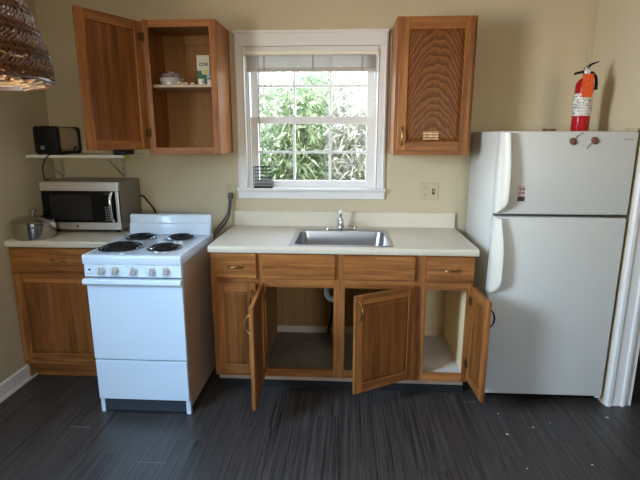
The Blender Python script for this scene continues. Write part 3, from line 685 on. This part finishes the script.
tag(obj('scrap', MB().box(1.378, 1.434, -.33, -.27, RZ, RZ+.016, .004), mottled('brown_scrap', lin(120, 96, 66), .7, var=.3, scale=60)), 'small brown scrap lying on top of the refrigerator left of the extinguisher', 'scrap')

# ------------------------------------------------------------------ microwave
mw = thing('microwave', 'stainless steel microwave with black glass door on the left counter', 'microwave', (-1.41, -.18, .914))
MX0, MX1, MF, MB0, MZ0, MZ1 = -1.670, -1.172, -.330, -.012, .938, 1.238
obj('case', MB().box(MX0, MX1, MF+.022, MB0, MZ0, MZ1, .004), GREYCASE, mw)
for x in (MX0+.05, MX1-.05):
    for y in (MF+.06, MB0-.05): obj('foot', MB().lathe([(0, 0), (.012, 0), (.014, .0245), (0, .0245)], (x, y, .914), 12), BLACKP, mw)
fp = obj('front_frame', MB().box(MX0, MX1, MF, MF+.022, MZ0+.045, MZ1-.055, .002), BLACKP, mw)
obj('top_trim', MB().box(MX0, MX1, MF-.006, MF+.021, MZ1-.056, MZ1, .003), MWSTEEL, mw)
obj('bottom_trim', MB().box(MX0, MX1, MF-.006, MF+.021, MZ0, MZ0+.045, .003), MWSTEEL, mw)
obj('right_trim', MB().box(MX1-.020, MX1, MF-.006, MF+.021, MZ0+.0455, MZ1-.0565, .003), MWSTEEL, mw)
obj('door_glass', MB().box(MX0+.004, MX1-.095, MF-.006, MF, MZ0+.047, MZ1-.058, .001), BLACKG, mw)
obj('door_screen', MB().box(MX0+.055, MX1-.175, MF-.0068, MF-.006, MZ0+.062, MZ1-.080), mottled('dark_grey_screen', lin(40, 39, 40), .14, spec=.25), mw)
obj('control_panel', MB().box(MX1-.094, MX1-.021, MF-.006, MF, MZ0+.047, MZ1-.058, .001), BLACKG, mw)
hp = [(MX1-.038, MF-.008, MZ0+.055), (MX1-.040, MF-.030, MZ0+.075), (MX1-.042, MF-.036, MZ0+.13), (MX1-.042, MF-.034, MZ0+.19), (MX1-.040, MF-.026, MZ1-.078), (MX1-.038, MF-.008, MZ1-.062)]
obj('door_handle', MB().tube(hp, .009, 10), CHROME, mw, smooth=True)
btn = None
for r in range(6):
    for c in range(3):
        x = MX1-.086+c*.014; z = MZ0+.062+r*.016
        if btn is None: btn = obj('button', MB().box(-.0045, .0045, -.0012, 0, -.004, .004), mottled('grey_button', lin(120, 120, 122), .4), mw, local=True); btn.location = Vector((x, MF-.006, z))-wpos(mw)
        else: dup(btn, mw, Vector((x, MF-.006, z))-wpos(mw))
obj('display', MB().box(MX1-.090, MX1-.045, MF-.0072, MF-.006, MZ1-.078, MZ1-.064), mottled('dull_display', lin(40, 52, 50), .2), mw)
obj('emblem', MB().lathe([(0, 0), (.010, 0), (.010, .001), (0, .0012)], ((MX0+MX1)/2-.03, MF-.006, MZ0+.022), 18, 'y'), mottled('grey_emblem', lin(110, 112, 116), .4, .5), mw, smooth=True)

# pot
pt = thing('stock_pot', 'shiny stainless steel pot with a domed lid on the left counter', 'pot', (-1.643, -.470, .914))
QX, QY, QZ = -1.643, -.470, .914
POT = mottled('polished_pot_steel', lin(190, 184, 176), .14, 1.0, var=.05)
obj('body', MB().lathe([(0, 0), (.104, 0), (.110, .003), (.1145, .014), (.117, .100), (.121, .104), (.119, .1065), (.114, .103), (.1115, .016), (0, .008)], (QX, QY, QZ), 48), POT, pt, smooth=True)
ld = obj('lid', MB().lathe([(.1200, .1070), (.1205, .1105), (.116, .1135), (.084, .126), (.042, .135), (0, .138)], (QX, QY, QZ), 48), POT, pt, smooth=True)
obj('lid_knob', MB().lathe([(.007, .137), (.007, .152), (.020, .158), (.021, .168), (.014, .173), (0, .174)], (QX, QY, QZ), 20), POT, ld, smooth=True)
for a in (.0, PI):
    M = Matrix.Translation((QX, QY, QZ+.078)) @ Matrix.Rotation(a-.75, 4, 'Z')
    h = MB().tube([(.108, -.036, 0), (.124, -.034, .006), (.134, -.020, .009), (.136, 0, .010), (.134, .020, .009), (.124, .034, .006), (.108, .036, 0)], .0055, 8); h.xf(M)
    obj('loop_handle', h, POT, pt, smooth=True)

# ------------------------------------------------------------------ wall shelf and what it carries
ws = thing('wall_shelf', 'white wall shelf on metal brackets above the microwave', 'shelf', (-1.45, -.15, 1.25))
SZ = 1.400
obj('board', MB().box(XL+.012, -1.134, -.300, -.002, SZ-.018, SZ, .003), mottled('white_shelf_board', lin(224, 221, 212), .45), ws)
BRK = mottled('pale_bracket_metal', lin(176, 168, 154), .45, .3)
for x in (-1.712, -1.278):
    b = obj('bracket', MB().box(x-.012, x+.012, -.006, -.002, SZ-.17, SZ-.018).box(x-.012, x+.012, -.25, -.002, SZ-.022, SZ-.018), BRK, ws)
    obj('brace', MB().tube([(x, -.005, SZ-.16), (x, -.22, SZ-.024)], .005, 6), BRK, b)
    for z in (SZ-.05, SZ-.10, SZ-.15): obj('screw', MB().lathe([(0, 0), (.005, 0), (.004, .003), (0, .0035)], (x, -.006, z), 10, 'y'), CHROME, b)
to = thing('toaster', 'black-ended toaster with steel sides at the left end of the wall shelf', 'toaster', (-1.625, -.155, SZ))
def end_prof(x0, x1, z0, z1, r):
    return rrect(x0, x1, z0, z1, r, 5)
ta, tb = -1.700, -1.552
obj('steel_body', MB().prism(end_prof(ta+.006, tb-.006, SZ+.014, SZ+.168, .03), 'y', -.245, -.050), mottled('toaster_steel', lin(190, 176, 154), .35, .35, var=.05), to, smooth=True)
obj('front_end', MB().prism(end_prof(ta, tb, SZ+.008, SZ+.176, .020), 'y', -.290, -.245, .006), BLACKP, to, smooth=True)
obj('rear_end', MB().prism(end_prof(ta, tb, SZ+.008, SZ+.174, .020), 'y', -.050, -.012, .006), BLACKP, to, smooth=True)
obj('base', MB().box(ta+.004, tb-.004, -.285, -.018, SZ+.004, SZ+.020, .004), BLACKP, to)
for x in (ta+.02, tb-.02):
    for y in (-.27, -.04): obj('foot', MB().box(x-.008, x+.008, y-.008, y+.008, SZ, SZ+.006), BLACKP, to)
obj('lever', MB().box(-1.642, -1.610, -.306, -.288, SZ+.115, SZ+.130, .004), BLACKP, to)
obj('dial', MB().lathe([(0, 0), (.013, 0), (.012, .010), (0, .011)], (-1.645, -.290, SZ+.045), 18, 'y'), mottled('grey_dial', lin(150, 150, 150), .3, .5), to, smooth=True)
for x in (-1.652, -1.600): obj('bread_slot', MB().box(x-.012, x+.012, -.235, -.060, SZ+.1675, SZ+.1695), BLACKP, to)
obj('cord', MB().tube([(-1.585, -.10, SZ+.03), (-1.540, -.10, SZ+.05), (-1.53, -.16, SZ+.015), (-1.56, -.24, SZ+.006), (-1.600, -.302, SZ+.004), (-1.622, -.318, SZ-.02), (-1.648, -.318, SZ-.08), (-1.662, -.29, SZ-.14), (-1.676, -.26, 1.2425), (-1.68, -.20, 1.2430)], .0038, 8), BLACKP, to, True)
bb = thing('flat_box', 'flat black plastic box at the right end of the wall shelf', 'box', (-1.176, -.20, SZ))
obj('box_body', MB().box(-1.214, -1.138, -.27, -.13, SZ, SZ+.030, .006), BLACKP, bb)
obj('box_lid', MB().box(-1.216, -1.136, -.272, -.128, SZ+.030, SZ+.034, .0015), mottled('black_lid', lin(30, 30, 31), .25), bb)
tag(obj('tape_tab', MB().box(-1.1335, -1.112, -.302, -.26, SZ-.016, SZ-.004, .002), mottled('yellow_green_tape', lin(176, 176, 40), .5)), 'yellow-green tape tab stuck to the right end of the wall shelf', 'tape')

# ------------------------------------------------------------------ outlets and cords
def cover_plate(name, label, x0, x1, z0, z1):
    t = thing(name, label, 'outlet', ((x0+x1)/2, 0, z0)); obj('plate', MB().box(x0, x1, -.006, -.0005, z0, z1, .003), PLATE, t); return t
DARKSLOT = mottled('dark_slot', lin(60, 54, 46), .6)
def receptacle(t, x, z):
    o = obj('receptacle', MB().lathe([(0, 0), (.0165, 0), (.0160, .002), (0, .002)], (x, -.006, z), 20, 'y'), PLATE, t)
    obj('slot', MB().box(x-.008, x-.0055, -.0088, -.0078, z-.004, z+.006).box(x+.0055, x+.008, -.0088, -.0078, z-.004, z+.006), DARKSLOT, o)
a = cover_plate('wall_outlet', 'ivory wall outlet left of the window with a grey plug in it', -.580, -.508, 1.088, 1.203)
receptacle(a, -.544, 1.168); receptacle(a, -.544, 1.122)
a = cover_plate('outlet_switch_plate', 'ivory double wall plate with switch and outlet beside the refrigerator', .733, .850, 1.100, 1.214)
receptacle(a, .766, 1.180); receptacle(a, .766, 1.134)
sw = obj('switch_surround', MB().box(.808, .826, -.008, -.006, 1.138, 1.176, .001), DARKSLOT, a); obj('switch_toggle', MB().box(.813, .821, -.018, -.007, 1.152, 1.170, .002), PLATE, sw)
GREYC = mottled('grey_cord', lin(84, 82, 78), .5)
pc = thing('power_cord', 'grey plug with two cords running from the wall outlet down behind the stove', 'cord', (-.55, -.05, 1.0))
obj('plug', MB().box(-.560, -.528, -.045, -.009, 1.100, 1.142, .006), GREYC, pc, smooth=True)
obj('cord', MB().tube([(-.550, -.035, 1.102), (-.553, -.04, 1.06), (-.558, -.05, 1.01), (-.575, -.08, .97), (-.604, -.12, .93), (-.625, -.17, .895), (-.64, -.22, .86), (-.65, -.25, .80)], .0055, 8), GREYC, pc, smooth=True)
obj('cord', MB().tube([(-.538, -.035, 1.102), (-.541, -.045, 1.05), (-.549, -.06, .99), (-.566, -.11, .945), (-.590, -.15, .915), (-.612, -.19, .885), (-.63, -.24, .84), (-.64, -.255, .78)], .0075, 8), GREYC, pc, smooth=True)
obj('cord', MB().tube([(-1.172, -.03, 1.12), (-1.150, -.018, 1.11), (-1.128, -.014, 1.08), (-1.105, -.014, 1.05), (-1.085, -.014, 1.02), (-1.072, -.014, .98), (-1.07, -.014, .93)], .0065, 8), mottled('dark_brown_cord', lin(52, 42, 34), .5), mw, True)

# wire basket on the window sill
wb = thing('wire_basket', 'small black wire grid basket in the corner of the window sill', 'basket', (-.318, -.005, 1.176))
WIRE = mottled('black_wire', lin(36, 36, 38), .4, .5)
gx0, gx1, gy0, gy1, gz0, gz1 = -.380, -.256, -.040, .016, 1.1775, 1.315
g = MB()
for k in range(8):
    x = gx0+(gx1-gx0)*k/7
    g.tube([(x, gy1, gz1), (x, gy1, gz0), (x, gy0, gz0), (x, gy0, gz1)], .0015, 5)
obj('upright_wires', g, WIRE, wb)
g = MB()
for k in range(7):
    z = gz0+(gz1-gz0)*k/6
    g.tube([(gx0, gy0, z), (gx1, gy0, z), (gx1, gy1, z), (gx0, gy1, z)], .0022 if k in (0, 6) else .0015, 5, closed=True)
obj('ring_wires', g, WIRE, wb)
obj('tray', MB().box(gx0+.002, gx1-.002, gy0+.002, gy1-.002, gz0-.0014, gz0+.010, .002), BLACKP, wb)

# ------------------------------------------------------------------ hanging woven shade near the camera
wv = thing('woven_pendant_shade', 'brown woven rattan pendant shade hanging at the upper left', 'lampshade', (-.542, -2.363, 1.619))
WC = Vector((-.542, -2.363, 1.619))
def prof(t):          # t 0 at the rim, 1 at the crown
    a = t*PI/2*.97
    return .245*math.cos(a)**1.5, .34*math.sin(a)**1.05
DKRAT = mottled('dark_rattan', lin(112, 70, 40), .32, var=.35, scale=60)
LTRAT = mottled('pale_rattan', lin(222, 182, 130), .34, var=.25, scale=60)
m = MB(); t = bmesh.new(); NR = 18; NS = 56; rings = []
for i in range(NR+1):
    r, h = prof(i/NR); rings.append([t.verts.new((WC.x+(r-.006)*math.cos(2*PI*k/NS), WC.y+(r-.006)*math.sin(2*PI*k/NS), WC.z+h)) for k in range(NS)])
for A, B in zip(rings, rings[1:]):
    for k in range(NS): t.faces.new((A[k], A[(k+1) % NS], B[(k+1) % NS], B[k]))
m._add(t); obj('lining', m, mottled('rattan_lining', lin(84, 52, 30), .6, var=.3, scale=50), wv, smooth=True)
def strip(t, p, d, nrm, L, w, th):
    d = d.normalized(); nrm = nrm.normalized(); s = d.cross(nrm)
    V = []
    for a, lift in ((-.5, -.4), (-.2, .6), (.2, .6), (.5, -.4)):
        c = p+d*(a*L)+nrm*(th*lift)
        V.append([t.verts.new(c+s*(w/2)), t.verts.new(c+nrm*th*.6), t.verts.new(c-s*(w/2))])
    for A, B in zip(V, V[1:]):
        t.faces.new((A[0], A[1], B[1], B[0])); t.faces.new((A[1], A[2], B[2], B[1]))
t = bmesh.new(); rows = 52
for i in range(rows):
    u = (i+.5)/rows*.97; r, h = prof(u); r2, h2 = prof(u+.01)
    n = max(8, int(2*PI*r/.0100))
    for k in range(n):
        a = 2*PI*(k+.5*(i % 2))/n; rad = Vector((math.cos(a), math.sin(a), 0)); tan = Vector((-math.sin(a), math.cos(a), 0))
        mer = (rad*(r2-r)+Vector((0, 0, h2-h))).normalized(); nrm = tan.cross(mer)
        if nrm.dot(rad) < 0 and u < .8: nrm = -nrm
        p = WC+rad*r+Vector((0, 0, h))
        sgn = 1 if (i//2) % 2 else -1
        strip(t, p+nrm*random.uniform(-.001, .002), tan+mer*(.75*sgn+random.uniform(-.15, .15)), nrm, .019, .0048, .003)
m = MB(); m.bm = t; o = obj('weave', m, DKRAT, wv); o['kind'] = 'stuff'
t = MB()
for k in range(620):
    a = random.uniform(0, 2*PI); r = .246*random.uniform(.15, 1)**.6; L = random.uniform(.06, .16)
    z = random.uniform(-.004, .030)+(.246-r)*.25
    q = []
    for s in (-.5, 0, .5):
        b = a+s*L/max(r, .1); rr = min(.248, r+random.uniform(-.02, .012)); q.append(WC+Vector((rr*math.cos(b), rr*math.sin(b), z+random.uniform(-.006, .006))))
    t.tube(q, random.uniform(.0014, .0030), 4)
o = obj('loose_strands', t, LTRAT, wv); o['kind'] = 'stuff'
obj('rim', MB().tube([(WC.x+.245*math.cos(2*PI*k/48), WC.y+.245*math.sin(2*PI*k/48), WC.z) for k in range(48)], .004, 6, closed=True), DKRAT, wv, smooth=True)
obj('cord', MB().tube([(WC.x, WC.y, WC.z+.33), (WC.x, WC.y, ZC)], .004, 6), BLACKP, wv)

# ------------------------------------------------------------------ crumbs on the floor
CR = mottled('white_crumb', lin(232, 230, 226), .7)
for i, (x, y, s, lab) in enumerate(((1.104, -.753, .004, 'tiny white crumb on the floor below the open right-hand cabinet door'), (1.092, -.944, .007, 'largest white crumb on the dark floor in front of the refrigerator'), (1.250, -.874, .005, 'white crumb on the floor a little right of the largest one'),
        (1.359, -.823, .003, 'faint crumb on the floor below the middle of the refrigerator'), (1.692, -.757, .006, 'white crumb on the floor near the doorway trim'), (1.101, -1.200, .004, 'small white crumb nearest the bottom edge, below the largest one'), (1.418, -1.154, .004, 'small white crumb at the lower right of the floor'))):
    b = bmesh.new(); bmesh.ops.create_icosphere(b, subdivisions=1, radius=1)
    for v in b.verts: v.co *= random.uniform(.7, 1.2)
    zm = min(v.co.z for v in b.verts)
    for v in b.verts: v.co = Vector((x+v.co.x*s*1.3, y+v.co.y*s, (v.co.z-zm)*s*.6))
    m = MB(); m._add(b); tag(obj('crumb', m, CR), lab, 'crumb', 'crumbs on the dark floor')
SCR = mottled('pale_scratch', lin(120, 116, 114), .6)
for x0, x1, y, lab in ((-1.216, -1.109, -1.007, 'short pale straw lying on the floor left of the stove front'), (-.743, -.598, -1.259, 'longer pale straw lying on the floor nearest the camera'), (.945, 1.012, -.640, 'pale blue-grey straw on the floor under the open right-hand door')):
    tag(obj('straw', MB().box(x0, x1, y-.0015, y+.0015, 0, .0015), SCR), lab, 'straw', 'straws on the floor')

# ------------------------------------------------------------------ garden outside the window
struct('ground_outside', MB().box(-9, 9, .14, 14, -.9, -.7), mottled('garden_soil', lin(150, 140, 104), .9, var=.2, scale=3))
LEAF = [leaf_mat('pale_green_leaf', lin(158, 170, 132), lin(214, 218, 198)), leaf_mat('mid_green_leaf', lin(128, 148, 98), lin(190, 200, 160)), leaf_mat('yellowing_leaf', lin(178, 174, 146), lin(222, 220, 204))]
BARK = mottled('pale_bark', lin(150, 134, 116), .8, var=.2, scale=20)
def shrub(x, y, h, wd, nst, nlv, mat, label, seed):
    R = random.Random(seed); z0 = -.7
    t = thing('shrub', label, 'shrub', (x, y, z0), 'shrubs outside the window')
    stems = MB(); lv = bmesh.new(); V = []; F = []
    for s in range(nst):
        a = R.uniform(0, 2*PI); lean = R.uniform(.15, .85)*(wd-.15); H = h*R.uniform(.75, 1.05)
        pts = []
        for k in range(7):
            u = k/6; q = lean*u**1.5
            pts.append(Vector((x+.12*math.cos(a)+q*math.cos(a)+R.uniform(-.03, .03), y+.12*math.sin(a)+.8*q*math.sin(a)+R.uniform(-.03, .03), z0+H*u*(1-.10*u))))
        stems.tube(pts, [.016*(1-.7*k/6) for k in range(7)], 5)
        for j in range(nlv//nst):
            u = R.uniform(.16, 1)*5.999; k = int(u); p = pts[k].lerp(pts[k+1], u-k)
            p = p+Vector((R.gauss(0, .11), R.gauss(0, .11), R.gauss(0, .09)))
            if R.random() < .35 or abs(p.x-x) > wd-.05 or abs(p.y-y) > wd-.05: p = Vector((x+R.uniform(-1, 1)*(wd-.08), y+R.uniform(-1, 1)*(wd-.08), p.z))
            b = R.uniform(0, 2*PI); d = Vector((math.cos(b), math.sin(b), R.uniform(-1.3, .5))).normalized()
            L = R.uniform(.08, .19); w = L*R.uniform(.06, .13); side = d.cross(Vector((R.gauss(0, 1), R.gauss(0, 1), 1))).normalized()
            m1 = p+d*L*.45+Vector((0, 0, .006)); e = p+d*L+Vector((0, 0, -L*.18)); i0 = len(V)
            V += [p, m1+side*w, e, m1-side*w]; F.append((i0, i0+1, i0+2, i0+3))
    obj('branches', stems, BARK, t)
    me = bpy.data.meshes.new('leaves'); me.from_pydata([v-Vector((x, y, z0)) for v in V], [], F); me.materials.append(mat)
    o = bpy.data.objects.new('leaves', me); C.objects.link(o); o.parent = t; o['kind'] = 'stuff'
for i, (x, y, h, w, n, lab) in enumerate((
        (-1.28, 1.95, 3.1, .45, 7, 'pale leafy shrub at the left edge of the window view'),
        (-.42, 2.05, 3.2, .45, 8, 'green leafy shrub filling the left panes of the window'),
        (.44, 2.00, 3.2, .45, 9, 'yellowish shrub with pale stems behind the middle panes'),
        (1.30, 1.95, 3.0, .45, 7, 'pale leafy shrub behind the right panes of the window'),
        (-2.10, 3.10, 3.9, .58, 7, 'taller green shrub standing further back at the far left'),
        (-1.0, 3.15, 4.2, .58, 8, 'taller yellowish shrub further back behind the left panes'),
        (.10, 3.10, 4.2, .58, 8, 'taller pale shrub further back showing between the two middle shrubs'),
        (1.20, 3.15, 3.9, .58, 7, 'taller green shrub further back behind the right panes'))):
    shrub(x, y, h, w, n, 6500, LEAF[i % 3], lab, 31+i)
